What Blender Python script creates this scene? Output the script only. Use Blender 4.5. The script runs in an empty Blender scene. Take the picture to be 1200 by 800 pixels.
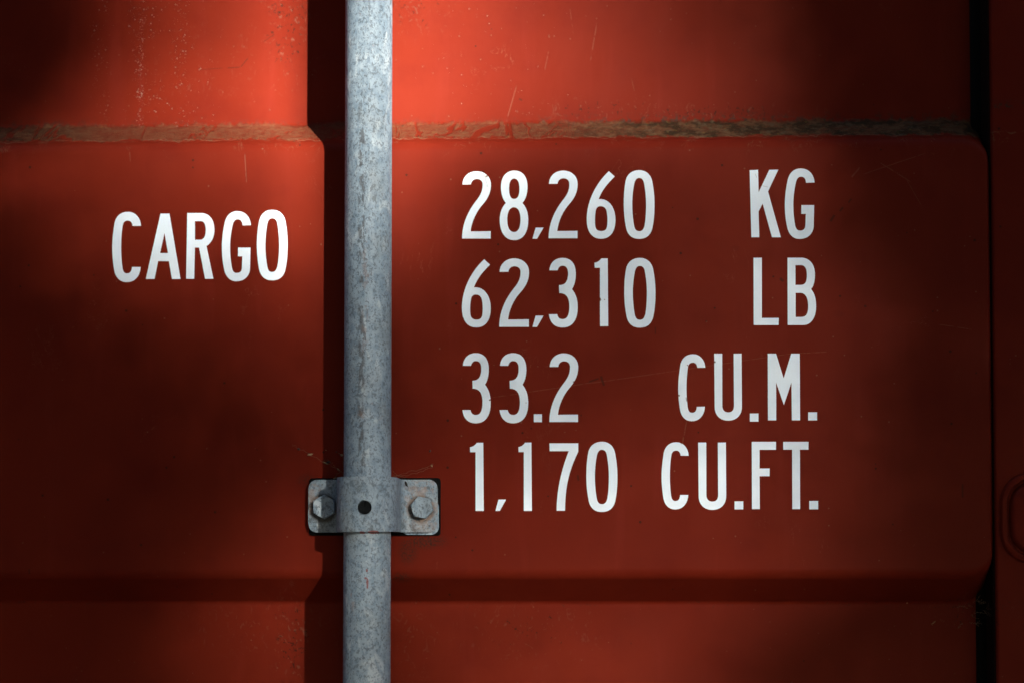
import bpy, bmesh, math, random
import numpy as np
from mathutils import Vector, Matrix
from mathutils.geometry import tessellate_polygon

C = bpy.context.scene.collection
SC = bpy.context.scene
U = 0.0006                                   # one photograph pixel on the raised door face, in metres

# ---------------------------------------------------------------- camera
D = 1.4; F = 2333.0; YAW, PITCH = 0.035, 0.045; SH = 170.0
def cam_basis():
    cy, sy = math.cos(YAW), math.sin(YAW)
    fw = Vector((-sy*math.cos(PITCH), cy*math.cos(PITCH), math.sin(PITCH)))
    r = Vector((cy, sy, 0)); u = r.cross(fw)
    return r, u, fw
CR, CU, CF = cam_basis()
def P(px, py, Y=0.0):
    """point of the plane y=Y that the photograph shows at pixel px,py"""
    d = CF + CR*((px-600)/F) + CU*((400+SH-py)/F)
    t = (D+Y)/d.y
    return Vector((0, -D, 0)) + d*t
cam = bpy.data.cameras.new("camera"); co = bpy.data.objects.new("camera", cam); C.objects.link(co)
m = Matrix((CR, CU, -CF)).transposed().to_4x4(); m.translation = Vector((0, -D, 0)); co.matrix_world = m
cam.sensor_width = 36; cam.lens = 36*F/1200; cam.shift_y = SH/1200; cam.clip_start = .01; cam.clip_end = 500
cam.dof.use_dof = True; cam.dof.focus_distance = 1.385; cam.dof.aperture_fstop = 3.2
SC.camera = co

# ---------------------------------------------------------------- sky, sun, exposure
SUN = Vector((0.52, -1.0, 0.26)).normalized()        # towards the sun
EL = math.asin(SUN.z); AZ = math.atan2(SUN.x, SUN.y)
w = bpy.data.worlds.new("World"); SC.world = w; w.use_nodes = True
nt = w.node_tree; bg = nt.nodes["Background"]
sk = nt.nodes.new("ShaderNodeTexSky"); sk.sky_type = 'NISHITA'; sk.sun_disc = False
sk.sun_elevation = EL; sk.sun_rotation = AZ
nt.links.new(sk.outputs[0], bg.inputs[0]); bg.inputs[1].default_value = 0.065
sl = bpy.data.lights.new("sun", 'SUN'); so = bpy.data.objects.new("sun", sl); C.objects.link(so)
so.rotation_euler = (-SUN).to_track_quat('-Z', 'Y').to_euler(); so.location = SUN*12
sl.energy = 5.0; sl.angle = math.radians(0.5); sl.color = (1.0, 0.92, 0.79)
SC.view_settings.view_transform = 'Standard'; SC.view_settings.look = 'None'
SC.view_settings.exposure = 2.37; SC.view_settings.gamma = 1
SC.view_settings.use_curve_mapping = False

# ---------------------------------------------------------------- helpers
def recentre(me):
    n = len(me.vertices); a = np.empty(n*3); me.vertices.foreach_get('co', a); a = a.reshape(-1, 3)
    c = (a.min(0)+a.max(0))/2; me.vertices.foreach_set('co', (a-c).ravel()); me.update(); return Vector(c)
ROOTLOC = {}
def wloc(o):
    return o.location + (wloc(o.parent) if o.parent else Vector())
def link(name, me, mat, parent=None, smooth=None, label=None):
    c = recentre(me)
    o = bpy.data.objects.new(name, me); C.objects.link(o)
    if parent: o.parent = parent; o.location = c - wloc(parent)
    else: o.location = c
    if mat: me.materials.append(mat)
    if smooth is not None:
        for p in me.polygons: p.use_smooth = True
        me.set_sharp_from_angle(angle=math.radians(smooth))
    if label: o['label'] = label
    return o
def bm_mesh(bm, name):
    bmesh.ops.recalc_face_normals(bm, faces=bm.faces)
    me = bpy.data.meshes.new(name); bm.to_mesh(me); bm.free(); return me
def empty(name, loc, label, cat, group=None):
    o = bpy.data.objects.new(name, None); C.objects.link(o); o.location = loc; o.empty_display_size = .1
    o['label'] = label; o['category'] = cat
    if group: o['group'] = group
    return o
def baked(me, mods, name):
    """apply modifiers without operators"""
    o = bpy.data.objects.new("tmp", me); C.objects.link(o)
    for kind, kw in mods:
        md = o.modifiers.new(kind, kind)
        for k, v in kw.items(): setattr(md, k, v)
    dg = bpy.context.evaluated_depsgraph_get(); dg.update()
    r = bpy.data.meshes.new_from_object(o.evaluated_get(dg)); r.name = name
    bpy.data.objects.remove(o); return r

# ---------------------------------------------------------------- node helper
class N:
    def __init__(s, name):
        s.m = bpy.data.materials.new(name); s.m.use_nodes = True; s.t = s.m.node_tree
        s.b = s.t.nodes["Principled BSDF"]
        g = s.t.nodes.new("ShaderNodeNewGeometry"); s.pos = g.outputs['Position']; s.nrm = g.outputs['Normal']
        x = s.t.nodes.new("ShaderNodeSeparateXYZ"); s.t.links.new(s.pos, x.inputs[0])
        s.x, s.y, s.z = x.outputs
        x = s.t.nodes.new("ShaderNodeSeparateXYZ"); s.t.links.new(s.nrm, x.inputs[0]); s.nz = x.outputs[2]
    def put(s, sock, v):
        if isinstance(v, bpy.types.NodeSocket): s.t.links.new(v, sock)
        elif v is not None: sock.default_value = v
    def M(s, op, a, b=None, c=None, clamp=False):
        n = s.t.nodes.new("ShaderNodeMath"); n.operation = op; n.use_clamp = clamp
        s.put(n.inputs[0], a); s.put(n.inputs[1], b)
        if c is not None: s.put(n.inputs[2], c)
        return n.outputs[0]
    def mul(s, *a):
        r = a[0]
        for b in a[1:]: r = s.M('MULTIPLY', r, b)
        return r
    def add(s, *a):
        r = a[0]
        for b in a[1:]: r = s.M('ADD', r, b)
        return r
    def mx(s, *a):
        r = a[0]
        for b in a[1:]: r = s.M('MAXIMUM', r, b)
        return r
    def inv(s, a): return s.M('SUBTRACT', 1.0, a)
    def st(s, v, a, b):
        n = s.t.nodes.new("ShaderNodeMapRange"); n.interpolation_type = 'SMOOTHSTEP'
        s.put(n.inputs[0], v)
        if a < b: vals = (a, b, 0, 1)
        else: vals = (b, a, 1, 0)
        for i, q in enumerate(vals): n.inputs[i+1].default_value = q
        return n.outputs[0]
    def vec(s, sx=1, sy=1, sz=1, off=(0, 0, 0)):
        n = s.t.nodes.new("ShaderNodeMapping"); s.t.links.new(s.pos, n.inputs[0])
        n.inputs['Scale'].default_value = (sx, sy, sz); n.inputs['Location'].default_value = off; return n.outputs[0]
    def noise(s, scale, v=None, detail=3, rough=.55, dist=0):
        n = s.t.nodes.new("ShaderNodeTexNoise"); s.t.links.new(v or s.pos, n.inputs['Vector'])
        n.inputs['Scale'].default_value = scale; n.inputs['Detail'].default_value = detail
        n.inputs['Roughness'].default_value = rough; n.inputs['Distortion'].default_value = dist
        return n.outputs['Fac']
    def vor(s, scale, v=None, out='Distance', feat='F1'):
        n = s.t.nodes.new("ShaderNodeTexVoronoi"); n.feature = feat; s.t.links.new(v or s.pos, n.inputs['Vector'])
        n.inputs['Scale'].default_value = scale; return n.outputs[out]
    def mix(s, f, a, b):
        n = s.t.nodes.new("ShaderNodeMix"); n.data_type = 'RGBA'
        s.put(n.inputs[0], f)
        for i, v in ((6, a), (7, b)):
            if isinstance(v, tuple): v = (*v, 1) if len(v) == 3 else v
            s.put(n.inputs[i], v)
        return n.outputs[2]
    def band(s, v, c, hw, soft):           # 1 inside c +- hw
        d = s.M('ABSOLUTE', s.M('SUBTRACT', v, c)); return s.st(d, hw+soft, hw)
    def blob(s, c, rx, rz, soft=.5):       # elliptical patch on the door, c = (x,z)
        a = s.M('DIVIDE', s.M('SUBTRACT', s.x, c[0]), rx); b = s.M('DIVIDE', s.M('SUBTRACT', s.z, c[1]), rz)
        d = s.M('SQRT', s.add(s.mul(a, a), s.mul(b, b))); return s.st(d, 1+soft, max(0, 1-soft))
    def seg(s, a, b, wd):                  # thin line from a to b, (x,z) points
        dx, dz = b[0]-a[0], b[1]-a[1]; L = math.hypot(dx, dz); dx /= L; dz /= L
        px = s.M('SUBTRACT', s.x, a[0]); pz = s.M('SUBTRACT', s.z, a[1])
        al = s.add(s.mul(px, dx), s.mul(pz, dz)); pe = s.M('ABSOLUTE', s.add(s.mul(px, -dz), s.mul(pz, dx)))
        return s.mul(s.st(pe, wd*1.4, wd*.5), s.st(al, 0, L*.08), s.st(al, L, L*.92))
    def bump(s, h, st, dist):
        n = s.t.nodes.new("ShaderNodeBump"); n.inputs['Strength'].default_value = st
        n.inputs['Distance'].default_value = dist; s.put(n.inputs['Height'], h); s.t.links.new(n.outputs[0], s.b.inputs['Normal'])
    def done(s, col, rough, metal=0, spec=.5):
        s.put(s.b.inputs['Base Color'], (*col, 1) if isinstance(col, tuple) else col)
        s.put(s.b.inputs['Roughness'], rough); s.put(s.b.inputs['Metallic'], metal)
        s.b.inputs['Specular IOR Level'].default_value = spec; return s.m
def xz(px, py, Y=0.0):
    p = P(px, py, Y); return (p.x, p.z)

# ---------------------------------------------------------------- door levels
DEP = 0.033
zt_rec = P(600, 145, DEP).z; zt_rai = P(600, 168, 0).z
zb_rai = P(600, 674, 0).z;   zb_rec = P(600, 705, DEP).z
X_END = P(1162, 400).x; X_ST = P(1164.2, 400).x

# ---------------------------------------------------------------- materials
def red_paint():
    n = N("red_paint")
    big = n.noise(5, detail=2); mid = n.noise(28, detail=4); fine = n.noise(900, detail=2)
    col = n.mix(n.st(big, .35, .65), (.107, .0096, .0042), (.124, .0124, .0054))
    col = n.mix(n.mul(n.st(mid, .45, .75), .35), col, (.088, .0068, .0038))
    # faint vertical wash marks
    wash = n.noise(60, n.vec(1, 1, .12), detail=3)
    col = n.mix(n.mul(n.st(wash, .55, .75), .25), col, (.148, .017, .011))
    # sparse dark pits and pale dots all over
    def dots(scale, thr, rad, off=(0, 0, 0)):
        v = n.vec(1, .2, 1, off)
        vd = n.t.nodes.new("ShaderNodeTexVoronoi"); vd.inputs['Scale'].default_value = scale; n.t.links.new(v, vd.inputs['Vector'])
        sp = n.t.nodes.new("ShaderNodeSeparateColor"); n.t.links.new(vd.outputs['Color'], sp.inputs[0])
        r = n.mul(sp.outputs[1], rad)
        return n.mul(n.st(sp.outputs[0], thr, thr+.01), n.M('GREATER_THAN', r, vd.outputs['Distance'])), sp.outputs[0]
    d1, _ = dots(170, .90, .16); d2, _ = dots(260, .93, .16, (3, 1, 2))
    col = n.mix(n.mul(d1, .75), col, (.020, .010, .007))
    col = n.mix(n.mul(d2, .45), col, (.16, .10, .07))
    # thin hair scratches
    hr = n.noise(26, n.vec(1, 1, .5, (2, 0, 5)), detail=5, rough=.7, dist=1.5)
    ridge = n.st(n.M('ABSOLUTE', n.M('SUBTRACT', hr, .5)), .0035, .0008)
    gate = n.st(n.noise(14, n.vec(off=(9, 0, 1))), .60, .66)
    col = n.mix(n.mul(ridge, gate, .22), col, (.27, .12, .08))
    # pale splatter falling down the upper recess, left of the bar
    up = n.st(n.z, zt_rec-.002, zt_rec+.004)
    reg = None
    for px, wd, k in ((165, 4, .75), (166, 20, .22), (118, 12, .22), (213, 12, .26), (200, 50, .12), (560, 90, .02)):
        q = n.mul(n.band(n.x, P(px, 70, DEP).x, wd*U*.5, wd*U), k); reg = q if reg is None else n.mx(reg, q)
    reg = n.mul(reg, up)
    clus = n.st(n.noise(55, n.vec(1.6, 1, .6)), .36, .64)
    for sc_, rad, off in ((480, .26, (0, 0, 0)), (800, .36, (5, 3, 1)), (1250, .48, (2, 8, 1))):
        vd = n.t.nodes.new("ShaderNodeTexVoronoi"); vd.inputs['Scale'].default_value = sc_; n.t.links.new(n.vec(1.15, .2, .8, off), vd.inputs['Vector'])
        sp = n.t.nodes.new("ShaderNodeSeparateColor"); n.t.links.new(vd.outputs['Color'], sp.inputs[0])
        on = n.M('GREATER_THAN', n.mul(reg, n.add(.15, clus), .75), sp.outputs[0])
        dt = n.mul(on, n.M('GREATER_THAN', n.mul(sp.outputs[1], rad), vd.outputs['Distance']))
        col = n.mix(n.mul(dt, .72), col, (.26, .20, .17))
    # dark scuffs next to the bar at the top and on the lower recess
    sc = None
    for c, rx, rz, k in ((xz(338, 35, DEP), .022, .040, 1), (xz(332, 12, DEP), .012, .009, 1.4), (xz(332, 60, DEP), .006, .003, 1.2), (xz(480, 8, DEP), .03, .02, .8),
                         (xz(345, 745, DEP), .016, .035, 1), (xz(300, 735, DEP), .06, .02, .6), (xz(620, 740, DEP), .05, .02, .7), (xz(475, 755, DEP), .02, .03, .6),
                         (xz(1130, 715, DEP), .03, .012, 1), (xz(700, 128, DEP), .04, .008, .9), (xz(850, 132, DEP), .06, .006, 1), (xz(250, 75, DEP), .05, .03, .35)):
        q = n.mul(n.blob(c, rx, rz, .6), k); sc = q if sc is None else n.mx(sc, q)
    sn = n.noise(330, n.vec(1, .2, .8, (1, 2, 3)), detail=4, rough=.75, dist=1.0)
    col = n.mix(n.mul(n.st(n.mul(n.add(sn, -.50), sc), .088, .120), .85), col, (.020, .010, .007))
    col = n.mix(n.mul(n.st(n.noise(190, n.vec(1, .2, .7, (7, 2, 3)), detail=4, dist=2), .60, .68), n.M('MULTIPLY', sc, .35, clamp=True)), col, (.16, .08, .055))
    # drawn scratches: pale ones and dark ones, where the photograph has them
    pale = None
    for a, b, wd in (((700, 25), (692, 72), .5), ((606, 99), (583, 160), .6), ((643, 60), (638, 85), .4), ((668, 10), (672, 40), .35), ((560, 468), (700, 447), .45), ((690, 449), (800, 433), .4),
                     ((800, 433), (935, 413), .4), ((1030, 190), (1070, 215), .5), ((1062, 210), (1082, 245), .4), ((998, 208), (1008, 196), .9),
                     ((805, 492), (799, 523), .7), ((935, 414), (970, 412), .5), ((1010, 205), (1090, 178), .4), ((287, 180), (289, 215), .6), ((740, 92), (746, 118), .35),
                     ((1100, 380), (1140, 386), .5), ((152, 178), (153, 192), .5)):
        q = n.seg(xz(*a, DEP if a[1] < 150 else 0), xz(*b, DEP if b[1] < 150 else 0), wd*U); pale = q if pale is None else n.mx(pale, q)
    pale = n.mul(pale, n.st(n.noise(260), .36, .50))
    col = n.mix(n.mul(pale, .20), col, (.22, .12, .075))
    dark = None
    for a, b, wd in (((266, 80), (282, 79), .55), ((282, 79), (291, 68), .55), ((308, 50), (322, 40), .4), ((235, 82), (262, 80), .3), ((690, 447), (702, 443), .9), ((704, 440), (708, 452), 1.4), ((565, 200), (570, 214), 2.0),
                     ((973, 260), (978, 252), 1.5), ((984, 248), (988, 243), 1.3), ((994, 238), (998, 233), 1.0), ((608, 116), (612, 118), 1.0), ((1128, 566), (1128, 583), 1.0), ((34, 666), (34, 672), .9),
                     ((677, 556), (678, 563), 1.2), ((914, 326), (918, 330), 1.6), ((768, 383), (768, 392), .6)):
        q = n.seg(xz(*a, DEP if a[1] < 150 else 0), xz(*b, DEP if b[1] < 150 else 0), wd*U); dark = q if dark is None else n.mx(dark, q)
    col = n.mix(n.mul(dark, .6), col, (.030, .012, .008))
    # faint water rings and smears
    ring = None
    for c, r0 in (((932, 285), 11), ((884, 309), 17), ((862, 291), 5), ((982, 368), 7)):
        q = n.blob(xz(*c), r0*U, r0*U*.6, .35); ring = q if ring is None else n.mx(ring, q)
    col = n.mix(n.mul(ring, n.st(mid, .3, .7), .38), col, (.075, .008, .006))
    # dust caught below and left of the bracket
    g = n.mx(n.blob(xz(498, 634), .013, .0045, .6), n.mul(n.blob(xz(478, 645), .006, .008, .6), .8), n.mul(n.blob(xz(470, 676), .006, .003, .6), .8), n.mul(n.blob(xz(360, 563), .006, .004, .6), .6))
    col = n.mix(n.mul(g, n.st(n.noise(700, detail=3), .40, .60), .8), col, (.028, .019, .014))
    # ---- dirt lying on the sloped ledges
    wob = n.add(n.mul(n.add(n.noise(60, n.vec(1, .2, .2)), -.5), .010), n.mul(n.add(n.noise(330, n.vec(1, .5, .8), detail=4), -.5), .0065))
    zz = n.add(n.z, wob)
    lo = zt_rai+.0062; hi = zt_rec+.0002
    led = n.mul(n.st(zz, lo-.0009, lo+.0009), n.st(zz, hi+.0020, hi-.0016))
    inx = n.st(n.x, X_END+.0005, X_END-.002)
    oth = n.mul(n.st(n.nz, .45, .55), n.M('GREATER_THAN', n.M('ABSOLUTE', n.M('SUBTRACT', n.z, (lo+hi)/2)), .03))
    flake = n.st(n.M('ABSOLUTE', n.M('SUBTRACT', n.noise(17, n.vec(1.5, .3, .8, (4, 1, 0)), detail=4, dist=1.2), .5)), .010, .020)
    gap = n.mx(flake, n.st(n.x, P(620, 150).x, P(700, 150).x))
    led = n.mul(n.mx(n.mul(led, n.add(.12, n.mul(gap, .88))), oth), inx)
    dn = n.noise(260, n.vec(.8, 1, 1.1), detail=6, rough=.7)
    right = n.mx(n.mul(n.st(n.x, P(560, 150).x, P(800, 150).x), .9), n.mul(n.band(n.x, P(20, 150).x, .02, .04), .5))
    dcol = n.mix(n.st(dn, .35, .62), (.070, .028, .015), (.105, .062, .032))
    dcol = n.mix(n.mul(n.st(n.noise(80, n.vec(1, 1, 1, (1, 1, 1)), detail=6, rough=.75), .44, .58), n.add(.20, right)), dcol, (.024, .020, .011))
    dcol = n.mix(n.mul(n.st(n.noise(170, n.vec(1, 1, 1.2, (8, 1, 1)), detail=5), .56, .66), n.add(.15, right)), dcol, (.078, .062, .038))
    dcol = n.mix(n.st(n.noise(480, detail=3), .60, .70), dcol, (.035, .025, .018))
    dcol = n.mix(n.mul(n.st(n.noise(300, n.vec(off=(5, 5, 5))), .66, .70), .5), dcol, (.17, .13, .03))
    col = n.mix(n.mul(led, n.add(.40, n.mul(right, .46), n.mul(n.st(dn, .4, .65), .15))), col, dcol)
    # tide line under the dirt and little runs below it
    zw = n.add(n.z, n.mul(n.add(n.noise(130, n.vec(1, .5, .5, (3, 3, 3)), detail=4), -.5), .010))
    tide = n.mul(n.band(zw, lo-.0006, .00010, .00045), n.st(n.noise(90, n.vec(off=(6, 0, 0))), .42, .55))
    runs = n.mul(n.st(n.M('ABSOLUTE', n.M('SUBTRACT', n.noise(70, n.vec(1, .4, .40, (3, 0, 8)), detail=5, dist=2.0), .5)), .009, .003),
                 n.st(n.z, lo-.020, lo-.003), n.st(n.z, lo+.001, lo-.001), n.st(n.noise(70, n.vec(off=(1, 0, 6))), .50, .62))
    col = n.mix(n.mul(n.mx(tide, n.mul(runs, .8)), .55), col, (.17, .10, .06))
    # litter along the foot of the lower ridge
    lr = n.mul(n.band(n.z, zb_rec-.001, .0012, .003), n.st(n.noise(420, n.vec(off=(4, 0, 4)), detail=4, rough=.7), .60, .66), n.st(n.noise(30, n.vec(off=(4, 4, 4))), .42, .58))
    col = n.mix(n.mul(lr, .7), col, (.03, .02, .014))
    # dark crust just above the ledge
    cr = n.mul(n.st(n.z, hi-.001, hi+.0005), n.st(n.z, hi+.009, hi), n.st(n.noise(240, detail=4, rough=.7), .50, .62), n.add(.25, right))
    col = n.mix(n.mul(cr, .75), col, (.035, .026, .020))
    rough = n.add(.40, n.mul(mid, .12), n.mul(led, .35))
    n.bump(n.add(n.mul(n.noise(11, detail=2), 3.0), n.mul(fine, .035), n.mul(n.mul(led, dn), 1.4), n.mul(pale, -.15)), .5, .0016)
    return n.done(col, rough, 0, .04)

def zinc(name, tone=1.0, bar=False):
    n = N(name)
    c0 = tuple(v*tone for v in (.152, .222, .296)); c1 = tuple(v*tone for v in (.240, .322, .402)); c2 = tuple(v*tone for v in (.385, .46, .53))
    sp = n.noise(230, n.vec(1, 1, .7), detail=4, rough=.65)
    col = n.mix(n.st(sp, .35, .60), c0, c1)
    col = n.mix(n.mul(n.st(n.noise(95, n.vec(1, 1, .45, (4, 4, 4)), detail=5, dist=1), .54, .68), .8), col, c2)
    col = n.mix(n.mul(n.st(n.noise(40, detail=3), .5, .7), .35), col, tuple(v*tone for v in (.19, .21, .21)))
    # wriggling pale oxide outlines
    wr = n.st(n.M('ABSOLUTE', n.M('SUBTRACT', n.noise(170, n.vec(1, 1, .55, (1, 2, 9)), detail=3, dist=1.5), .5)), .014, .004)
    col = n.mix(n.mul(wr, n.st(n.noise(60, n.vec(off=(3, 3, 3))), .46, .56), .55), col, c2)
    # dark pits
    pit = n.st(n.noise(470, n.vec(1, 1, .8, (2, 2, 2)), detail=3, rough=.6), .560, .620)
    pit2 = n.st(n.noise(820, n.vec(1, 1, .85), detail=2), .56, .63)
    p = n.mx(n.mul(pit, .60), n.mul(pit2, .5))
    if name == "galvanised_bracket": p = n.mx(p, n.mul(n.st(n.noise(150, n.vec(off=(5, 5, 5)), detail=5, rough=.7), .52, .66), .75))
    if bar:
        # chain of rusty pits along the front of the tube
        ax = P(424, 380, -.045).x
        wx = n.add(n.x, n.mul(n.add(n.noise(70, n.vec(0, 0, 1)), -.5), .006))
        ln = n.mul(n.band(wx, ax, .0011, .0022), n.st(n.noise(230, n.vec(1, 1, .40, (8, 8, 8)), detail=4, rough=.7), .48, .56), n.st(n.noise(22, n.vec(0, 0, 1, (1, 1, 4))), .30, .46))
        hi_, lo_ = P(424, 120, -.045).z, P(424, 575, -.045).z
        ln = n.mul(ln, n.st(n.z, hi_+.02, hi_-.02), n.st(n.z, lo_, lo_+.02))
        col = n.mix(n.mul(ln, .66), col, (.050, .042, .040))
        br = n.mul(n.band(wx, ax+.0026, .0008, .0022), n.st(n.noise(260, n.vec(1, 1, .6, (5, 1, 8)), detail=4), .50, .58), n.band(n.z, P(424, 340, -.045).z, .030, .03))
        col = n.mix(n.mul(br, .4), col, (.16, .085, .055))
    col = n.mix(p, col, tuple(v*tone for v in (.055, .068, .082)))
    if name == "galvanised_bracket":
        bolt_shade = n.mx(n.blob(xz(378.6, 595, YF_), .0102, .0102, .14), n.blob(xz(493.2, 595.8, YF_), .0097, .0097, .14))
        col = n.mix(n.mul(bolt_shade, .88), col, (.016, .014, .013))  # shadow around the bolt heads, painted into the bracket colour
        wt = n.mx(n.blob(xz(498, 590, YF_), .014, .020, .5), n.mul(n.blob(xz(366, 580, YF_), .006, .013, .6), .8))
        col = n.mix(n.mul(wt, n.st(n.noise(260, n.vec(off=(6, 6, 6)), detail=4), .42, .60), .55), col, (.30, .215, .175))
    rs = n.st(n.noise(75, n.vec(1, 1, .8, (7, 1, 7)), detail=4), .66, .74)
    col = n.mix(n.mul(rs, .45), col, (.22, .13, .09))
    # traces of red door paint
    rp = None
    for c, rx, rz, Y in (((430.5, 668), 1.2, 2.0, -.046), ((429.0, 677), 1.7, 1.4, -.046), ((431, 683), 1.4, 7, -.046), ((437, 623), 7, 2.2, -.052), ((424, 623.5), 4, 1.6, -.052)):
        q = n.blob(xz(*c, Y), rx*U, rz*U, .5); rp = q if rp is None else n.mx(rp, q)
    rp = n.mul(n.st(n.mul(rp, n.noise(500, n.vec(off=(2, 0, 0)), detail=3)), .26, .36), n.M('LESS_THAN', n.y, -.03))
    col = n.mix(n.mul(rp, .8), col, (.17, .028, .022))
    n.bump(n.add(sp, n.mul(p, -1.5), n.mul(wr, .4)), .45, .00035)
    return n.done(col, n.add(.50, n.mul(sp, .15)), .12, .45)

def white_vinyl():
    n = N("white_vinyl")
    col = n.mix(n.st(n.noise(30, detail=3), .35, .7), (.68, .79, .91), (.64, .755, .885))
    col = n.mix(n.mul(n.st(n.noise(1300, detail=2), .45, .75), .25), col, (.57, .62, .66))
    vd = n.t.nodes.new("ShaderNodeTexVoronoi"); vd.inputs['Scale'].default_value = 180; n.t.links.new(n.vec(1, .1, 1), vd.inputs['Vector'])
    s = n.t.nodes.new("ShaderNodeSeparateColor"); n.t.links.new(vd.outputs['Color'], s.inputs[0])
    col = n.mix(n.mul(n.M('GREATER_THAN', s.outputs[0], .90), n.M('GREATER_THAN', n.mul(s.outputs[1], .15), vd.outputs['Distance'])), col, (.25, .22, .20))
    dk = None
    for a, b, wd, k in (((703, 349), (703, 353), 1.1, 1), ((701.2, 349.5), (704, 352.5), 1.2, 1), ((573, 468.8), (575.2, 467.8), .8, .9), ((671.5, 447.5), (673.5, 446.5), .8, .9), ((837, 423), (838.2, 425), .9, .9),
                        ((794.8, 462.5), (796.5, 463.8), 1.0, .9), ((804, 465), (804.8, 470), .6, .7), ((805, 427), (806.5, 428.5), .7, .7), ((567.5, 205), (570.5, 216), .9, .30), ((571, 216), (571, 220), 1.2, .25),
                        ((797.5, 517), (798.5, 520), .6, .6), ((885, 204), (887, 209), .35, .4), ((893, 218), (900, 219.6), .35, .4), ((331.5, 284), (331.9, 285), .6, .5), ((331, 290), (331.4, 291), .7, .6)):
        q = n.mul(n.seg(xz(*a), xz(*b), wd*U), k); dk = q if dk is None else n.mx(dk, q)
    col = n.mix(dk, col, (.085, .045, .030))
    n.bump(n.noise(1500), .1, .0001)
    return n.done(col, .5, 0, .35)
YF_ = -.0062
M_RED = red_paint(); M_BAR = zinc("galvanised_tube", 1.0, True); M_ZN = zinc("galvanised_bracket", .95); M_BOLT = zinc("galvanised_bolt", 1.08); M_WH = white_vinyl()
def plain(name, c, r, spec=.4):
    n = N(name); return n.done(n.mix(n.noise(400, detail=3), tuple(v*.6 for v in c), tuple(v*1.4 for v in c)), r, 0, spec)
M_BLK = plain("black_pad_and_shade", (.003, .003, .003), .9, .1); M_SCR = plain("blackened_steel", (.0035, .005, .007), .7, .1)
M_SEAM = plain("dirty_sealant", (.010, .003, .002), .9, .1); M_WEB = plain("dusty_web", (.12, .075, .045), .9); M_BIT = plain("dry_plant_bit", (.22, .16, .09), .8); M_BITD = plain("dark_insect_husk", (.012, .009, .007), .7)

# ---------------------------------------------------------------- the container door
ROOT = empty("shipping_container_door", (P(400, 400).x, DEP, -1.1), "red painted steel shipping container door with white CARGO weight and volume lettering", "shipping container")  # only the door of the container is built

def fillet(pts, rad, seg=8):
    out = [Vector(pts[0])]
    for i in range(1, len(pts)-1):
        a, b, c = Vector(pts[i-1]), Vector(pts[i]), Vector(pts[i+1]); r = rad[i]
        u = (a-b).normalized(); v = (c-b).normalized()
        if r <= 0 or abs(u.dot(v)+1) < 1e-6: out.append(b); continue
        th = math.acos(max(-1, min(1, u.dot(v)))); tl = r/math.tan(th/2)
        tl = min(tl, .49*(a-b).length, .49*(c-b).length); r = tl*math.tan(th/2)
        cen = b+(u+v).normalized()*(r/math.sin(th/2))
        p0 = b+u*tl; p1 = b+v*tl; a0 = p0-cen; a1 = p1-cen; tot = a0.angle(a1)
        for k in range(seg+1):
            t = k/seg; out.append(cen + (a0*math.sin((1-t)*tot)+a1*math.sin(t*tot))/math.sin(tot))
    out.append(Vector(pts[-1])); return out

# corrugated panel: profile in (y, z), extruded along x, corners of the ribs rounded where they meet the stile
sl_t = zt_rec-zt_rai; sl_b = zb_rai-zb_rec; rib = zt_rai-zb_rai; rec = .17; pitch_ = rib+rec+sl_t+sl_b
prof = []; rr = []
for k in (-1, 0, 1):
    o = k*pitch_
    prof += [(DEP, zb_rec+o), (0, zb_rai+o), (0, zt_rai+o), (DEP, zt_rec+o)]; rr += [.004, .010, .011, .005]
prof = [(DEP, prof[0][1]-.2)]+prof+[(DEP, prof[-1][1]+.2)]; rr = [0]+rr+[0]
pl = fillet(prof, rr, 10)
X0 = P(0, 400).x-.35
xs = list(np.linspace(X0, X_END-.03, 60))+[X_END-.02+.02*math.sin(a) for a in np.linspace(0, math.pi/2, 16)]+[X_END+.0008]
bm = bmesh.new(); grid = []
cen_z = [(zt_rai+zb_rai)/2+k*pitch_ for k in (-1, 0, 1)]
RC = .020
for x in xs:
    dd = max(0, RC-(X_END-x)); sink = RC-math.sqrt(max(0, RC*RC-dd*dd))
    row = []
    for p in pl:
        y, z = p.x, p.y
        # nearest rib: pull its shoulders in towards the rib's middle near the end
        j = min(range(3), key=lambda q: abs(z-cen_z[q])); dz = z-cen_z[j]
        half = rib/2+max(sl_t, sl_b)
        if abs(dz) > rib*.25 and abs(dz) < half+.02:
            z -= math.copysign(sink*.8*min(1, (abs(dz)-rib*.25)/(rib*.2)), dz)
        y += .004*(max(0, .0022-(X_END-x))/.0022)**2
        row.append(bm.verts.new((x, y, z)))
    grid.append(row)
for a, b in zip(grid, grid[1:]):
    for i in range(len(pl)-1): bm.faces.new((a[i], b[i], b[i+1], a[i+1]))
me = bm_mesh(bm, "door_panel")
if sum(p.normal.y*p.area for p in me.polygons) > 0: me.flip_normals()
me = baked(me, [('SOLIDIFY', dict(thickness=.002, offset=-1))], "door_panel")
panel = link("door_panel", me, M_RED, ROOT, 60)

def box_bm(x0, x1, y0, y1, z0, z1, bev=0, seg=3):
    bm = bmesh.new(); bmesh.ops.create_cube(bm, size=1)
    for v in bm.verts: v.co = Vector(((x0+x1)/2+v.co.x*(x1-x0), (y0+y1)/2+v.co.y*(y1-y0), (z0+z1)/2+v.co.z*(z1-z0)))
    if bev: bmesh.ops.bevel(bm, geom=bm.edges[:], offset=bev, segments=seg, profile=.5, affect='EDGES')
    return bm
z0, z1 = pl[0].y, pl[-1].y
link("door_stile", bm_mesh(box_bm(X_ST, X_ST+.11, -.0006, DEP+.02, z0, z1, .0022), "door_stile"), M_RED, ROOT, 40)

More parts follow.
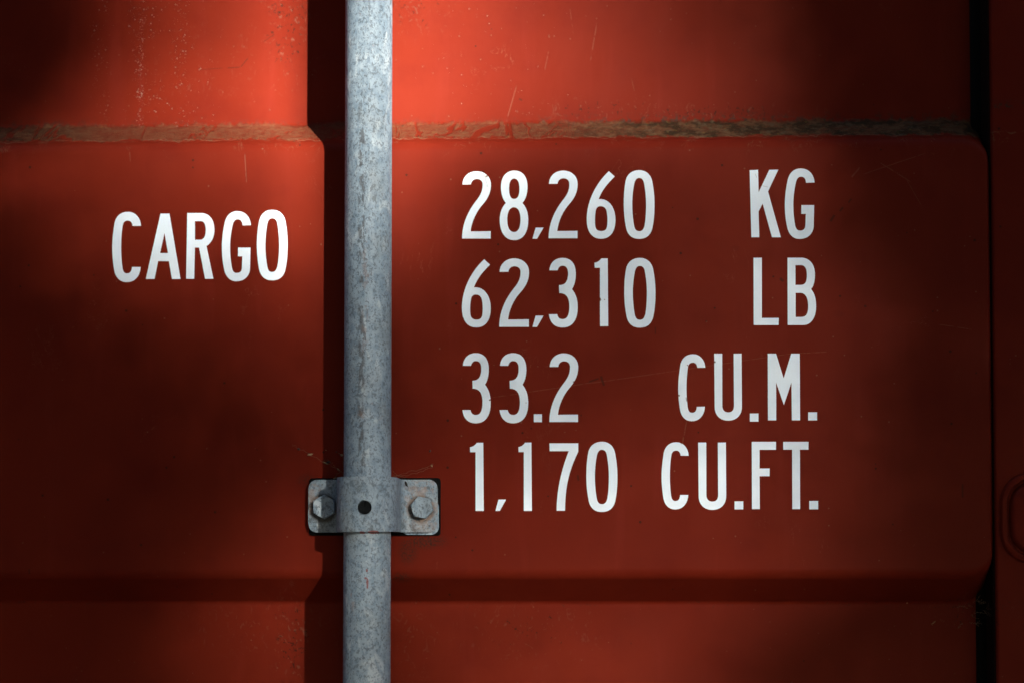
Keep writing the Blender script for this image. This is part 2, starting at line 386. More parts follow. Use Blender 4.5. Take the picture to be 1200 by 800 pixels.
xs_ = P(1140, 400, DEP).x
link("sealant_and_shade", bm_mesh(box_bm(xs_, X_ST+.003, DEP-.004, DEP+.006, z0, z1, .003), "sealant_and_shade"), M_BLK, ROOT, 40)  # black strip in the recess corner, standing in for the stile's shadow
me_ = box_bm(X_END+.0001, X_ST+.002, .0035, DEP+.002, z0, z1)
link("sealant_and_shade", bm_mesh(me_, "sealant_and_shade"), M_SEAM, ROOT, 40)

# rounded boss of the hinge on the stile (only its rim is inside the picture)
def rrect(x0, x1, z0, z1, r, n=10):
    pts = []
    for cx, cz, a0 in ((x1-r, z1-r, 0), (x0+r, z1-r, 90), (x0+r, z0+r, 180), (x1-r, z0+r, 270)):
        for k in range(n+1):
            a = math.radians(a0+90*k/n); pts.append((cx+r*math.cos(a), cz+r*math.sin(a)))
    return pts
def loft(rings, name, cap0=False, cap1=True):
    bm = bmesh.new(); rs = [[bm.verts.new((x, y, z)) for x, z in pts] for pts, y in rings]
    for a, b in zip(rs, rs[1:]):
        n = len(a)
        for i in range(n): bm.faces.new((a[i], a[(i+1) % n], b[(i+1) % n], b[i]))
    if cap1: bm.faces.new(rs[-1])
    if cap0: bm.faces.new(rs[0])
    return bm_mesh(bm, name)
hx0, hz1 = xz(1171, 553); hx1, hz0 = xz(1262, 660)
R_ = lambda i, r: rrect(hx0+i, hx1-i, hz0+i, hz1-i, r)
link("hinge_boss", loft([(R_(0, .022), .004), (R_(0, .022), -.003), (R_(.0012, .021), -.0045), (R_(.004, .019), -.0045), (R_(.005, .018), -.0005), (R_(.0065, .017), -.0005), (R_(.0075, .016), -.0060), (R_(.0095, .014), -.0075)], "hinge_boss"),
     M_RED, ROOT, 50)

# ---------------------------------------------------------------- locking bar
RB = 27.15*U; YB = -54*U
XB = (P(431.8, 100, YB).x+P(430.4, 700, YB).x)/2
bm = bmesh.new(); nseg = 72; zs = np.linspace(z0+.02, z1-.02, 40); rings = []
for z in zs:
    rings.append([bm.verts.new((XB+RB*math.cos(a), YB+RB*math.sin(a), z)) for a in np.linspace(0, 2*math.pi, nseg, endpoint=False)])
for a, b in zip(rings, rings[1:]):
    for i in range(nseg): bm.faces.new((a[i], a[(i+1) % nseg], b[(i+1) % nseg], b[i]))
bm.faces.new(rings[0]); bm.faces.new(rings[-1])
link("locking_bar", bm_mesh(bm, "locking_bar"), M_BAR, ROOT, 50)

# ---------------------------------------------------------------- bracket over the bar
YF = -.0062                                     # front of the flanges
bx0, bx1 = P(361.2, 593, YF).x, P(512.6, 593, YF).x
bzt, bzb = P(440, 561.6, YF).z, P(440, 623.2, YF).z; hz = (bzt-bzb)/2; bz = (bzt+bzb)/2
TH = .0040
RO = 35.0*U                                     # outer radius of the saddle
pth = [(bx0, YF)]; rad = [0]
pth += [(XB-RO, YF), (XB-RO, YB-RO), (XB+RO, YB-RO), (XB+RO, YF), (bx1, YF)]; rad += [.0030, RO*.985, RO*.985, .0062, 0]
line = fillet(pth, rad, 16)
def densify(pts, step):
    out = [pts[0]]
    for a, b in zip(pts, pts[1:]):
        k = max(1, int((b-a).length/step))
        for j in range(1, k+1): out.append(a.lerp(b, j/k))
    return out
cl = []
for p in densify(line, .0007):
    if not cl or (p-cl[-1]).length > 1e-5: cl.append(p)
tot = [0]
for a, b in zip(cl, cl[1:]): tot.append(tot[-1]+(b-a).length)
L = tot[-1]; rc = .0062
bm = bmesh.new(); rows = []; NV = 14
for s, p in zip(tot, cl):
    dd = min(s, L-s); q = max(0, rc-dd); H = hz-(rc-math.sqrt(max(0, rc*rc-q*q)))
    ex = .0007*(1-min(1, abs(p.x-XB)/RO)**4)      # saddle stands a touch lower than the flanges
    rows.append([bm.verts.new((p.x, p.y, bz - H - ex + (2*H+ex)*j/NV)) for j in range(NV+1)])
for a, b in zip(rows, rows[1:]):
    for j in range(NV): bm.faces.new((a[j], b[j], b[j+1], a[j+1]))
me = bm_mesh(bm, "bar_bracket")
if sum(p.normal.y*p.area for p in me.polygons) > 0: me.flip_normals()
hc = P(427, 594, YB-RO); hole = bmesh.new()
bmesh.ops.create_cone(hole, cap_ends=True, segments=40, radius1=8.3*U, radius2=8.3*U, depth=.02, matrix=Matrix.Translation((hc.x, YB-RO, hc.z)) @ Matrix.Rotation(math.pi/2, 4, 'X'))
hob = bpy.data.objects.new("tmph", bm_mesh(hole, "h")); C.objects.link(hob)
me = baked(me, [('SOLIDIFY', dict(thickness=TH, offset=-1)), ('BOOLEAN', dict(operation='DIFFERENCE', object=hob, solver='EXACT')),
                ('BEVEL', dict(width=.0006, segments=3, limit_method='ANGLE', angle_limit=math.radians(50)))], "bar_bracket")
bpy.data.objects.remove(hob)
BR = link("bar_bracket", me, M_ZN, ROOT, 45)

# screw seen inside the hole: round black head split by a cross recess
yb = YB-RB-.0026
bm = bmesh.new(); g = .0012; r1 = 7.4*U
for q in range(4):
    a0 = q*math.pi/2; cx, cz = math.cos(a0+math.pi/4)*g, math.sin(a0+math.pi/4)*g
    arc = [(hc.x+cx, hc.z+cz)]
    for k in range(11):
        a = a0+.13+(math.pi/2-.26)*k/10; arc.append((hc.x+r1*math.cos(a), hc.z+r1*math.sin(a)))
    f = [bm.verts.new((x, yb, z)) for x, z in arc]; b_ = [bm.verts.new((x, yb+.0022, z)) for x, z in arc]
    bm.faces.new(f)
    for i in range(len(f)): bm.faces.new((f[i], f[(i+1) % len(f)], b_[(i+1) % len(f)], b_[i]))
bs = [bm.verts.new((hc.x+r1*math.cos(a), yb+.0016, hc.z+r1*math.sin(a))) for a in np.linspace(0, 2*math.pi, 32, endpoint=False)]; bm.faces.new(bs)
link("screw", bm_mesh(bm, "screw"), M_SCR, BR)

def bolt(px, py, R, rot, hgt):
    c = P(px, py, YF-hgt); bm = bmesh.new()
    ring = lambda r, y, n=6, ph=0: [bm.verts.new((c.x+r*math.cos(math.radians(rot)+2*math.pi*i/6+ph), y, c.z+r*math.sin(math.radians(rot)+2*math.pi*i/6+ph))) for i in range(6)]
    y0 = YF+.0003; y1 = YF-hgt
    # hexagon with its corners cut by a chamfer cone: 24-gon face ring blended into the hexagon
    def hexr(a): a = (a-math.radians(rot)) % (math.pi/3)-math.pi/6; return math.cos(math.pi/6)/math.cos(a)
    AN = [2*math.pi*i/48+math.radians(rot) for i in range(48)]
    rings = []
    for kind, y in (('h', y0), ('h', y1+.0012), ('t', y1+.0004), ('c', y1)):
        rg = []
        for a in AN:
            h = hexr(a)*R
            if kind == 'h': r = h
            elif kind == 't': r = min(h, R*.955)
            else: r = min(h, R*.90)*.985
            yy = y
            if kind == 'h' and y != y0: yy = y1+.0003+max(0, (h-R*.90))*.55
            rg.append(bm.verts.new((c.x+r*math.cos(a), yy, c.z+r*math.sin(a))))
        rings.append(rg)
    for a, b in zip(rings, rings[1:]):
        for i in range(48): bm.faces.new((a[i], a[(i+1) % 48], b[(i+1) % 48], b[i]))
    rg = [bm.verts.new((c.x+R*.45*math.cos(a), y1+.00025, c.z+R*.45*math.sin(a))) for a in AN]
    for i in range(48): bm.faces.new((rings[-1][i], rings[-1][(i+1) % 48], rg[(i+1) % 48], rg[i]))
    bm.faces.new(rg)
    return link("bolt", bm_mesh(bm, "bolt"), M_BOLT, BR, 28)
bolt(379.4, 593.3, 14.3*U, 90, .0055); bolt(494.3, 594.0, 13.7*U, -12, .0055)

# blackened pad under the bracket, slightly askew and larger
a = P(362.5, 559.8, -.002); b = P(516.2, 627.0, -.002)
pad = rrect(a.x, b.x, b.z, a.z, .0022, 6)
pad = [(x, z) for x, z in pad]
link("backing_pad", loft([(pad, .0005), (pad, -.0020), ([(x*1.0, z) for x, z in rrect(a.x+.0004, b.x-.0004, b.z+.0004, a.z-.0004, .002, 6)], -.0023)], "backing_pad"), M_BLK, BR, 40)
a = P(470, 585, -.0018); b = P(514.2, 626.0, -.0032)
link("shim", loft([(rrect(a.x, b.x, b.z, a.z, .0055, 8), -.0019), (rrect(a.x, b.x, b.z, a.z, .0055, 8), -.0030)], "shim"), M_BOLT, BR, 40)

# ---------------------------------------------------------------- lettering
G = {
'C': "M 322,200 C 318,120 265,68 200,68 C 125,68 78,115 70,200 C 60,270 52,330 52,400 C 52,470 58,540 68,600 C 78,680 120,727 190,727 C 262,727 314,670 318,585 L 237,585 C 235,622 222,645 190,645 C 165,645 152,625 147,590 C 139,530 135,470 135,400 C 135,330 140,250 150,195 C 155,165 170,150 200,150 C 225,150 240,170 242,200 Z",
'A': "M 367,697 L 505,85 L 588,85 L 692,697 L 612,697 L 583,530 L 482,530 L 448,697 Z M 542,265 L 575,455 L 500,455 Z",
'R': "M 75,80 L 215,80 C 290,85 330,150 330,235 C 330,310 300,360 255,388 L 320,695 L 242,695 L 186,402 L 147,402 L 140,695 L 65,695 Z M 147,155 L 205,155 C 235,155 249,190 249,240 C 249,290 235,330 195,330 L 147,330 Z",
'G': "M 312,193 C 305,110 255,62 185,62 C 115,62 75,110 62,190 C 48,260 40,330 40,400 C 40,470 46,540 60,600 C 72,670 110,718 175,718 C 255,718 300,665 304,600 L 308,403 L 192,403 L 190,485 L 232,485 L 228,590 C 226,625 210,641 180,641 C 150,641 138,620 132,580 C 122,520 117,470 117,400 C 117,330 128,240 143,185 C 150,155 165,138 190,138 C 218,138 232,160 233,195 Z",
'O': "M 512,50 C 580,50 630,90 640,180 C 652,250 656,320 656,385 C 656,450 652,520 640,585 C 628,670 585,710 512,710 C 440,710 398,670 386,590 C 374,520 368,450 368,385 C 368,320 374,240 385,180 C 395,95 440,50 512,50 Z M 512,128 C 540,128 556,145 562,190 C 572,260 577,320 577,385 C 577,450 572,530 560,580 C 552,615 535,632 510,632 C 485,632 470,615 465,575 C 455,520 447,450 447,385 C 447,320 455,240 465,185 C 472,145 485,128 512,128 Z",
'2': "M 55,212 C 60,130 120,88 188,88 C 265,88 322,140 322,215 C 322,290 290,350 240,405 C 190,460 140,560 132,652 L 320,650 L 320,718 L 52,718 C 52,600 95,480 180,370 C 225,315 245,275 245,215 C 245,180 225,160 190,160 C 160,160 138,180 135,211 Z",
'8': "M 542,82 C 620,82 665,140 665,230 C 665,300 648,350 617,385 C 655,425 672,480 672,545 C 672,660 625,733 540,733 C 452,733 405,655 405,545 C 405,480 425,425 463,385 C 432,350 417,300 417,235 C 417,140 465,82 542,82 Z M 540,156 C 573,156 590,190 590,255 C 590,315 573,348 540,348 C 508,348 492,315 492,255 C 492,190 508,156 540,156 Z M 538,425 C 578,425 600,470 600,540 C 600,615 578,658 540,658 C 498,658 475,615 475,540 C 475,470 498,425 538,425 Z",
',': "M 62,616 L 136,616 L 75,720 L 32,720 Z",
'6': "M 228,88 L 283,137 C 215,205 165,260 132,349 C 220,338 290,420 290,540 C 290,650 245,720 155,720 C 65,720 20,650 20,540 C 20,390 90,215 228,88 Z M 152,415 C 190,415 205,440 210,480 C 216,520 217,560 212,600 C 207,635 190,649 158,649 C 125,649 105,635 100,600 C 95,560 97,500 104,465 C 108,430 125,415 152,415 Z",
'0': "M 512,78 C 575,78 620,115 634,180 C 650,260 656,330 656,400 C 656,470 652,540 640,600 C 628,680 585,721 512,721 C 440,721 398,680 386,600 C 374,530 368,470 368,400 C 368,330 372,250 385,180 C 398,115 445,78 512,78 Z M 512,151 C 540,151 553,170 559,205 C 570,270 577,330 577,400 C 577,470 572,550 562,600 C 553,635 538,650 513,650 C 488,650 472,635 465,600 C 455,550 447,470 447,400 C 447,330 455,260 466,205 C 473,170 488,151 512,151 Z",
'K': "M 68,78 L 147,75 L 152,285 L 252,75 L 337,73 L 240,278 L 360,706 L 277,706 L 190,390 L 152,465 L 158,706 L 84,706 Z",
'3': "M 190,176 C 198,100 245,60 315,60 C 390,60 435,110 438,200 C 440,265 425,315 402,352 C 440,400 456,450 456,525 C 456,640 405,710 315,710 C 240,710 195,665 186,587 L 263,587 C 270,620 288,633 315,633 C 355,633 376,600 378,520 C 378,430 350,388 283,388 L 281,315 C 340,315 364,280 366,210 C 366,155 348,132 315,132 C 290,132 275,148 267,176 Z",
'1': "M 95,152 L 93,106 C 120,103 140,88 157,65 L 217,65 L 222,697 L 145,697 L 145,152 Z",
'L': "M 64,58 L 142,58 L 142,622 L 301,622 L 299,687 L 66,687 Z",
'B': "M 383,58 L 520,58 C 600,65 640,130 640,215 C 640,280 628,320 604,352 C 635,390 651,440 651,515 C 651,610 610,680 540,687 L 385,687 Z M 457,127 L 515,127 C 550,130 565,165 565,220 C 565,285 550,312 505,313 L 457,313 Z M 459,386 L 510,386 C 555,390 577,440 577,510 C 577,580 560,612 510,613 L 459,613 Z",
'7': "M 31,87 L 301,87 L 301,165 C 220,330 178,480 177,719 L 98,719 C 100,540 130,370 212,160 L 33,160 Z",
'U': "M 385,80 L 461,80 L 462,570 C 462,610 485,633 518,633 C 555,633 573,610 573,570 L 570,80 L 645,80 L 648,580 C 648,660 595,710 520,710 C 440,710 390,660 390,580 Z",
'F': "M 48,73 L 275,73 L 275,147 L 121,147 L 121,323 L 215,323 L 215,395 L 121,395 L 123,703 L 50,703 Z",
'T': "M 343,73 L 580,73 L 579,146 L 499,146 L 501,703 L 428,703 L 426,146 L 343,146 Z",
'M': "M 198,73 L 275,73 L 347,303 L 418,73 L 497,73 L 501,695 L 424,695 L 420,340 L 349,552 L 276,340 L 277,695 L 200,695 Z",
'.': "M 0,0 L 10,0 L 10,10 L 0,10 Z"}
def parse(s):
    loops = []; cur = None; tk = s.split(); i = 0; pt = lambda q: tuple(float(v) for v in q.split(','))
    while i < len(tk):
        c = tk[i]
        if c == 'M': cur = [pt(tk[i+1])]; i += 2
        elif c == 'L': cur.append(pt(tk[i+1])); i += 2
        elif c == 'C':
            p0 = cur[-1]; a, b, d = pt(tk[i+1]), pt(tk[i+2]), pt(tk[i+3])
            for k in range(1, 11):
                t = k/10; u = 1-t
                cur.append(tuple(u**3*p0[j]+3*u*u*t*a[j]+3*u*t*t*b[j]+t**3*d[j] for j in (0, 1)))
            i += 4
        elif c == 'Z':
            if abs(cur[0][0]-cur[-1][0])+abs(cur[0][1]-cur[-1][1]) < .5: cur.pop()
            loops.append(cur); i += 1
    return loops
def word(items, label, thick=.00018):
    """items: (char, x0,y0) native trace origin, or (char, x0,y0,x1,y1) box; all on the raised face"""
    bm = bmesh.new()
    for it in items:
        loops = parse(G[it[0]])
        if len(it) == 3: f = lambda q: (it[1]+q[0]/8, it[2]+q[1]/8)
        else:
            X = [q[0] for q in loops[0]]; Z = [q[1] for q in loops[0]]; ax, bx_, az, bz_ = min(X), max(X), min(Z), max(Z)
            f = lambda q: (it[1]+(q[0]-ax)/(bx_-ax)*(it[3]-it[1]), it[2]+(q[1]-az)/(bz_-az)*(it[4]-it[2]))
        L3 = [[P(*f(q), -thick) for q in lp] for lp in loops]
        flat = [p for lp in L3 for p in lp]
        fv = [bm.verts.new(p) for p in flat]; bv = [bm.verts.new((p.x, .0002, p.z)) for p in flat]
        for t in tessellate_polygon([[Vector((p.x, p.z, 0)) for p in lp] for lp in L3]):
            try: bm.faces.new([fv[k] for k in t])
            except ValueError: pass
        o = 0
        for lp in L3:
            n = len(lp)
            for i in range(n):
                a, b = o+i, o+(i+1) % n; bm.faces.new((fv[a], fv[b], bv[b], bv[a]))
            o += n
    bmesh.ops.recalc_face_normals(bm, faces=bm.faces)
    me = bpy.data.meshes.new("lettering"); bm.to_mesh(me); bm.free()
    for p in me.polygons:
        if abs(p.normal.y) > .9 and p.normal.y > 0: p.flip()
    return link("lettering", me, M_WH, ROOT, None, label)
word([('C', 125, 240), ('A', 125, 240), ('R', 210, 240), ('G', 255, 240), ('O', 255, 240)], "white CARGO lettering left of the locking bar")
word([('2', 535, 190), ('8', 535, 190), (',', 620, 190), ('2', 642.9, 200.2, 676.9, 279.4), ('6', 685, 190), ('0', 685, 190)], "white 28,260 figures in the top row")
word([('K', 870, 190), ('G', 919.75, 197.75, 954.6, 280.2)], "white KG lettering in the top row")
word([('6', 541.25, 304.2, 575.1, 383.6), ('2', 585, 303.1, 620, 382.9), (',', 624, 370, 636.9, 383.1), ('3', 620, 295), ('1', 685, 295), ('0', 731.5, 302.5, 768.1, 383.9)], "white 62,310 figures in the second row")
word([('L', 875, 295), ('B', 875, 295)], "white LB lettering in the second row")
word([('3', 541.9, 413.5, 575, 495.4), ('3', 585.4, 413.5, 619, 495.4), ('.', 625.6, 484.75, 635.1, 494), ('2', 643.75, 413.75, 677.6, 493.9)], "white 33.2 figures in the third row")
word([('C', 794.75, 414.75, 826.5, 492.9), ('U', 836.9, 414.1, 869.4, 492.25), ('.', 878.75, 484, 888.75, 493.4), ('M', 875, 405), ('.', 947.1, 482.5, 957.5, 492)], "white CU.M. lettering in the third row")
word([('1', 550.75, 518.25, 566.9, 598), (',', 580.6, 584.75, 593, 598), ('1', 607.5, 518.1, 623.3, 598), ('7', 640, 508), ('0', 687.1, 517, 723.5, 599.25)], "white 1,170 figures in the bottom row")
word([('C', 775.25, 517.6, 807, 596.25), ('U', 770, 508), ('.', 860.8, 586.8, 871, 596.2), ('F', 875, 508), ('T', 875, 508), ('.', 948.4, 586.4, 958.75, 596.1)], "white CU.FT. lettering in the bottom row")

# ---------------------------------------------------------------- cobwebs with caught bits
rnd = random.Random(5)
def tube_into(bm, pts, r, n=5):
    prev = None
    for i, p in enumerate(pts):
        d = (pts[min(i+1, len(pts)-1)]-pts[max(i-1, 0)]).normalized()
        u = d.orthogonal().normalized(); v = d.cross(u)
        ring = [bm.verts.new(p+u*r*math.cos(2*math.pi*k/n)+v*r*math.sin(2*math.pi*k/n)) for k in range(n)]
        if prev:
            for k in range(n): bm.faces.new((prev[k], prev[(k+1) % n], ring[(k+1) % n], ring[k]))
        prev = ring
def strand(bm, pix, r, wob=.0004):
    pts = [P(x, y, Y) for x, y, Y in pix]; out = []
    for a, b in zip(pts, pts[1:]):
        for k in range(6): out.append(a.lerp(b, k/6)+Vector((rnd.gauss(0, wob), rnd.gauss(0, wob), rnd.gauss(0, wob))) * (1 if k else 0))
    out.append(pts[-1]); tube_into(bm, out, r)
def bit(parent, px, py, Y, l, w_, ang, mat, name="caught_bit"):
    c = P(px, py, Y); bm = bmesh.new()
    bmesh.ops.create_icosphere(bm, subdivisions=2, radius=1)
    for v in bm.verts:
        k = 1+.35*math.sin(v.co.x*4+v.co.z*5+px); x = v.co.x*l*U; z = v.co.z*w_*U*k*(1-.4*abs(v.co.x)); a = math.radians(ang)
        v.co = Vector((c.x+x*math.cos(a)-z*math.sin(a), c.y+v.co.y*w_*U*.6, c.z+x*math.sin(a)+z*math.cos(a)))
    return link(name, bm_mesh(bm, name), mat, parent, 60)
web = empty("cobweb", P(380, 545, -.001), "dusty cobweb with caught husks left of the bar above the bracket", "cobweb")
bm = bmesh.new()
for q in ([(343, 520, -.0005), (351, 526, -.001), (364, 532, -.002), (378, 541, -.003), (388, 546, -.005), (399, 551, -.010), (404, 556, -.014)],
          [(378, 540, -.001), (384, 538, -.002), (392, 545, -.006), (398, 552, -.010)], [(399, 551, -.008), (392, 560, -.004), (388, 561, -.003)], [(396, 530, -.01), (401, 534, -.016), (403, 545, -.016)]):
    strand(bm, q, .00009)
link("web_thread", bm_mesh(bm, "web_thread"), M_WEB, web)
bit(web, 350, 525.7, -.0012, 1.8, 1.6, 10, M_BITD); bit(web, 363.5, 532, -.002, 3.6, 1.3, 14, M_BIT); bit(web, 384.5, 541, -.003, 3.0, 1.4, 5, M_BITD); bit(web, 382, 542.2, -.0035, 3.6, .9, -25, M_BIT)
bit(web, 400.5, 532.8, -.012, 1.6, 2.0, 50, M_BIT); bit(web, 396.5, 549.5, -.008, 2.0, .7, -50, M_BIT); bit(web, 382, 527, -.0005, .7, .7, 0, M_BIT); bit(web, 394, 529, -.001, .9, 1.0, 0, M_BITD); bit(web, 392.5, 559.8, -.004, 2.5, .8, 10, M_BIT)
web2 = empty("cobweb", P(485, 556, -.001), "thin brown cobweb threads right of the bar above the bracket", "cobweb")
bm = bmesh.new()
for q in ([(459, 558, -.018), (470, 555, -.010), (485, 551, -.004), (500, 547, -.002), (508, 543, -.0005)], [(459, 556, -.018), (475, 557, -.007), (490, 553, -.003), (507, 547, -.0005)], [(460, 551, -.016), (466, 557, -.012), (476, 559, -.006)]):
    strand(bm, q, .00009)
link("web_thread", bm_mesh(bm, "web_thread"), M_WEB, web2)
bit(web2, 504, 528, -.0008, 1.2, 1.4, 0, M_BITD); bit(web2, 506, 545.5, -.0012, 1.3, .9, 0, M_BIT)
lump = P(476, 566.5, YF-.001)
g_ = bit(None, 475.8, 566.3, YF-.0008, 4.4, 1.7, -58, M_BITD, "dirt_clod"); g_['label'] = "small dark dirt clod stuck on the bracket's right flange at the top"; g_['category'] = "dirt clod"
bm = bmesh.new(); rnd = random.Random(11)
web3 = empty("cobweb", P(1138, 716, .02), "wispy grey cobweb in the lower right corner of the recessed panel", "cobweb")
for k in range(16):
    x, y = 1118+rnd.random()*44, 700+rnd.random()*36; a = rnd.uniform(-1.2, .6); l = rnd.uniform(5, 16)
    strand(bm, [(x, y, .024-rnd.random()*.015), (x+l*.5*math.cos(a), y+l*.5*math.sin(a)+rnd.uniform(-3, 3), .018-rnd.random()*.012), (x+l*math.cos(a), y+l*math.sin(a), .024-rnd.random()*.015)], .00014)
link("web_thread", bm_mesh(bm, "web_thread"), M_WEB, web3)
bit(web3, 1094, 729, DEP-.0006, 3.5, .7, 35, M_BIT); bit(web3, 1063, 706, DEP-.0006, 1.2, .8, 0, M_BIT)

# ---------------------------------------------------------------- unseen tree, added with leaf gaps shaped to pattern the low sun
# brightness of the door face seen in the photograph, sampled on a grid (red channel, 0-255)
GX = [-150, 0, 100, 200, 300, 355, 375, 392, 410, 440, 470, 550, 650, 750, 850, 950, 1050, 1150, 1350]
GY = [-150, 20, 75, 130, 200, 260, 320, 380, 440, 500, 560, 620, 670, 730, 790, 950]
GV = [[0, 5, 60, 110, 170, 200, 210, 200, 160, 120, 80, 50, 15, 5, 0],
      [0, 5, 70, 130, 180, 215, 232, 228, 190, 150, 110, 80, 30, 8, 0],
      [0, 15, 90, 160, 208, 232, 242, 230, 195, 160, 130, 85, 30, 8, 0],
      [10, 60, 120, 165, 205, 228, 236, 212, 170, 150, 120, 80, 35, 10, 0],
      [50, 100, 120, 140, 175, 192, 200, 140, 112, 102, 94, 80, 40, 15, 0],
      [30, 72, 98, 118, 134, 168, 165, 104, 92, 92, 88, 76, 40, 22, 0],
      [20, 50, 85, 100, 108, 136, 122, 90, 86, 87, 86, 82, 62, 36, 20],
      [10, 30, 60, 80, 90, 98, 94, 90, 88, 86, 87, 84, 72, 45, 25],
      [5, 20, 45, 62, 72, 78, 82, 88, 88, 88, 90, 82, 62, 42, 25],
      [0, 12, 30, 48, 60, 66, 80, 88, 90, 95, 90, 80, 62, 42, 25],
      [0, 10, 26, 48, 64, 70, 95, 100, 102, 110, 100, 82, 62, 42, 25],
      [0, 10, 28, 52, 74, 86, 92, 106, 110, 110, 100, 78, 60, 45, 25],
      [0, 10, 30, 56, 84, 98, 100, 110, 112, 112, 102, 84, 62, 45, 25],
      [0, 10, 35, 62, 86, 92, 86, 100, 112, 120, 112, 76, 58, 45, 25],
      [0, 8, 30, 60, 80, 86, 80, 100, 116, 122, 100, 64, 54, 48, 25],
      [0, 5, 25, 50, 70, 75, 75, 90, 100, 100, 80, 50, 40, 30, 20]]
BARV = [95, 100, 102, 104, 104, 104, 102, 100, 96, 92, 92, 98, 94, 88, 86, 86]
GV = [[v*(1.14 if (3 <= k <= 5 and j >= 8) else 1.10 if (10 <= k <= 12 and 4 <= j <= 12) else 1) for k, v in enumerate(r)] for j, r in enumerate(GV)]
GV = np.array([r[:5]+[r[5]*1.06]+[b*.1+r[5]*.9, b*.95, b*.95, r[6]*.90]+r[6:] for r, b in zip(GV, BARV)], float)
def red_at(px, py):
    px = min(max(px, GX[0]), GX[-1]-.01); py = min(max(py, GY[0]), GY[-1]-.01)
    i = np.searchsorted(GX, px, 'right')-1; j = np.searchsorted(GY, py, 'right')-1
    u = (px-GX[i])/(GX[i+1]-GX[i]); v = (py-GY[j])/(GY[j+1]-GY[j])
    return (GV[j, i]*(1-u)+GV[j, i+1]*u)*(1-v)+(GV[j+1, i]*(1-u)+GV[j+1, i+1]*u)*v
def lin(v): v /= 255; return v/12.92 if v <= .04045 else ((v+.055)/1.055)**2.4
AMB, FULL = 0.009, 0.86       # red level of the open-shade light and of the full sun on the paint
def passed(x, z):
    r = CR; p = Vector((x, 0, z))-Vector((0, -D, 0)); dz = p.dot(CF)
    px = 600+F*p.dot(CR)/dz; py = 400+SH-F*p.dot(CU)/dz
    if px < GX[0] or px > GX[-1] or py < GY[0] or py > GY[-1]: return .012
    return min(.99, max(.002, (lin(min(250, red_at(px, py)))-AMB)/FULL))
GZ = -1.35
rnd = random.Random(3); 
su = Vector((0, 0, 1)).cross(SUN).normalized(); sv = SUN.cross(su)
class Leaves:
    def __init__(s): s.v = []; s.f = []; s.n = 0
    def add(s, pts):
        s.v += pts; k = s.n*4; s.f.append((k, k+1, k+2)); s.f.append((k, k+2, k+3)); s.n += 1
    def mesh(s, name):
        me = bpy.data.meshes.new(name); me.from_pydata(s.v, [], s.f); return me
main = Leaves()
# lattice of rhombus leaves, each sized from the brightness grid to shape the light
LW, LH = .0085, .021
X0_, X1_, Z0_, Z1_ = -.62, .55, -.30, .62
j = 0; z = Z0_
while z < Z1_:
    x = X0_+(LW/2 if j % 2 else 0)
    while x < X1_:
        k = math.sqrt(max(0, 1-passed(x, z)))*1.02; k *= 1+.04*max(0, (k-.97)/.05)
        if k > .12:
            t = 4.6+.35*math.sin(7*x+3*z)+.25*math.sin(11*z-4*x)+rnd.uniform(-.03, .03); c = Vector((x+rnd.gauss(0, .00012), 0, z+rnd.gauss(0, .0003)))+SUN*t
            a = Vector((LW/2*k, 0, 0)); b = Vector((0, 0, LH/2*k)); q = lambda m: SUN*rnd.uniform(-m, m)
            tl = SUN*rnd.uniform(-.012, .012)
            main.add([c+b+tl, c+a+q(.003), c-b-tl, c-a+q(.003)])
        x += LW
    z += LH/2; j += 1
def in_beam(c):
    q = c-SUN*(c.y/SUN.y); return X0_-.0 < q.x < X1_ and Z0_ < q.z < Z1_
def unseen_crown(store, cc, rx, ry, rz, num, ln, wd):
    for k in range(num):
        while True:
            p = Vector([rnd.gauss(0, 1) for _ in range(3)]).normalized()*(rnd.random()**.35)
            c = cc+Vector((p.x*rx, p.y*ry, p.z*rz))
            if not (in_beam(c) or in_beam(c+SUN.cross(su)*ln) or in_beam(c-SUN.cross(su)*ln) or in_beam(c+su*ln) or in_beam(c-su*ln)) and (c.y < -2.2 or abs(c.x) > 4): break
        n_ = Vector([rnd.gauss(0, 1) for _ in range(3)]).normalized(); t = n_.orthogonal().normalized(); t = Matrix.Rotation(rnd.random()*6.28, 3, n_) @ t; b = n_.cross(t)
        store.add([c+t*ln*.5, c+b*wd*.5, c-t*ln*.5, c-b*wd*.5])
CC = Vector(((X0_+X1_)/2, 0, (Z0_+Z1_)/2))+SUN*4.7
unseen_crown(main, CC+Vector((0, 0, .4)), 2.6, 1.5, 1.9, 6000, .20, .12)
unseen_crown(main, Vector((1.5, -5.0, 4.0)), 4.0, 2.6, 1.5, 6000, .36, .24)  # overhead leaves added to block sky light
n = N("unseen_leaf_green"); M_LEAF = n.done(n.mix(n.noise(3), (.020, .042, .012), (.045, .075, .020)), .6)
n = N("bark"); M_BARK = n.done(n.mix(n.noise(14, n.vec(1, 1, .2), detail=5), (.06, .045, .03), (.16, .12, .09)), .9)
TRX = P(1330, 400).x+SUN.x/(-SUN.y)*(-CC.y)
TR = empty("unseen_shade_tree", (TRX+.35, CC.y, GZ), "unseen leafy tree added in front of the door, leaf gaps shaped to dapple it", "tree")
link("unseen_crown", main.mesh("unseen_crown"), M_LEAF, TR)
bm = bmesh.new()
def limb(pts, r0, r1):
    prev = None; pts = [Vector(p) for p in pts]
    for i, p in enumerate(pts):
        d = (pts[min(i+1, len(pts)-1)]-pts[max(i-1, 0)]).normalized(); u = d.orthogonal().normalized(); v = d.cross(u); r = r0+(r1-r0)*i/(len(pts)-1)
        ring = [bm.verts.new(p+u*r*math.cos(2*math.pi*k/12)+v*r*math.sin(2*math.pi*k/12)) for k in range(12)]
        if prev:
            for k in range(12): bm.faces.new((prev[k], prev[(k+1) % 12], ring[(k+1) % 12], ring[k]))
        prev = ring
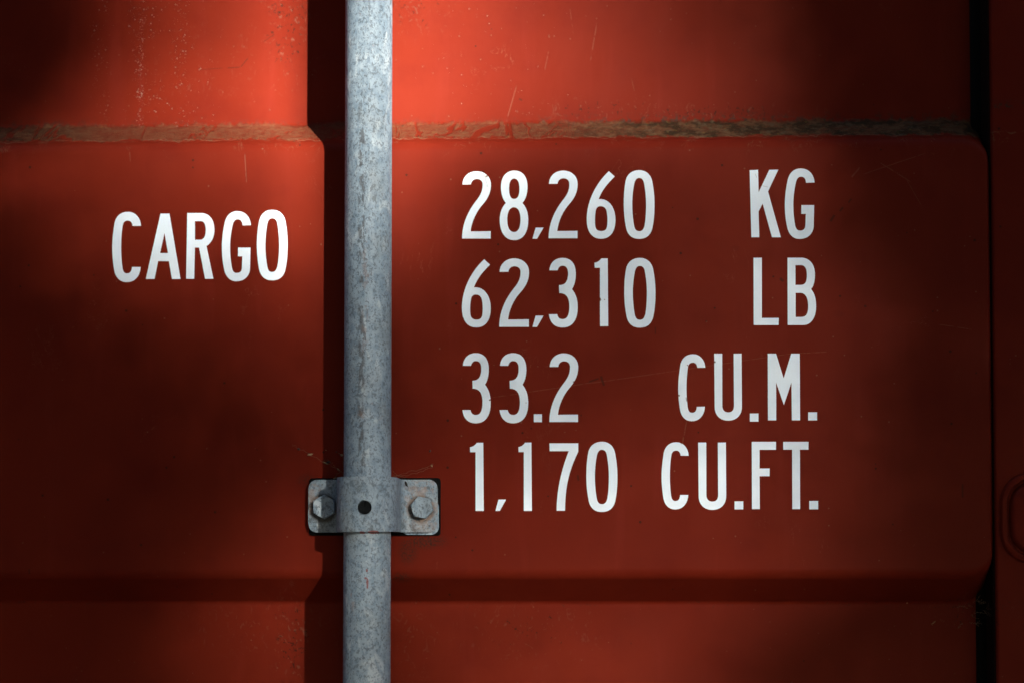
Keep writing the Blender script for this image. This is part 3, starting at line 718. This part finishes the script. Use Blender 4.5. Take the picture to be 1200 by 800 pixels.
tx, ty = TRX+.35, CC.y
limb([(tx, ty, GZ), (tx+.03, ty, GZ+1), (tx-.02, ty, .3), (tx+.04, ty, 1.3), (tx-.05, ty+.1, 2.2), (tx-.3, ty, 2.9)], .15, .05)
limb([(tx, ty, 1.2), (tx+.5, ty-.1, 1.7), (tx+1.1, ty, 2.1)], .07, .02); limb([(tx, ty, .6), (tx+.5, ty+.2, .9), (tx+1.0, ty+.3, 1.4)], .06, .02)
limb([(tx, ty, 1.9), (tx-.6, ty-.1, 2.35), (tx-1.3, ty, 2.6), (tx-2.0, ty, 2.5)], .07, .02)
link("unseen_trunk", bm_mesh(bm, "unseen_trunk"), M_BARK, TR, 60)

for (bx, by, hgt, lab) in ((-4.2, -4.4, 4.6, "broad leafy tree added left of the dappling tree to block sky light"), (6.4, -4.4, 4.6, "broad leafy tree added right of the dappling tree to block sky light"),
                           (-1.2, -7.6, 6.5, "tall leafy tree added in the back row to block sky light, between the left and the dappling tree"), (6.0, -8.6, 7.0, "tallest leafy tree added in the back row to block sky light, behind the dappling tree"),
                           (-7.5, -1.8, 5.0, "leafy tree added far left to block sky light, close to the container"), (9.5, -1.8, 5.0, "leafy tree added far right to block sky light, close to the container")):
    tr = empty("unseen_shade_tree", (bx, by, GZ), lab, "tree"); st_ = Leaves()
    unseen_crown(st_, Vector((bx, by, GZ+hgt*.62)), 3.0, 2.2, hgt*.46, 6000, .42, .28)  # crown out of view, added to cut sky light on the door
    link("unseen_crown", st_.mesh("unseen_crown"), M_LEAF, tr)
    bm = bmesh.new(); limb([(bx, by, GZ), (bx+.05, by, GZ+hgt*.3), (bx, by+.05, GZ+hgt*.6), (bx+.1, by, GZ+hgt)], .16, .04)
    link("unseen_trunk", bm_mesh(bm, "unseen_trunk"), M_BARK, tr, 60)
n = N("dark_earth"); M_GR = n.done(n.mix(n.noise(4, detail=6), (.018, .014, .010), (.035, .03, .022)), .95)
bm = bmesh.new(); vs = [bm.verts.new(v) for v in ((-40, .3, GZ), (-40, -60, GZ), (60, -60, GZ), (60, .3, GZ))]; bm.faces.new(vs)
o = link("ground", bm_mesh(bm, "ground"), M_GR); o['kind'] = 'structure'
if o.data.polygons[0].normal.z < 0: o.data.flip_normals()
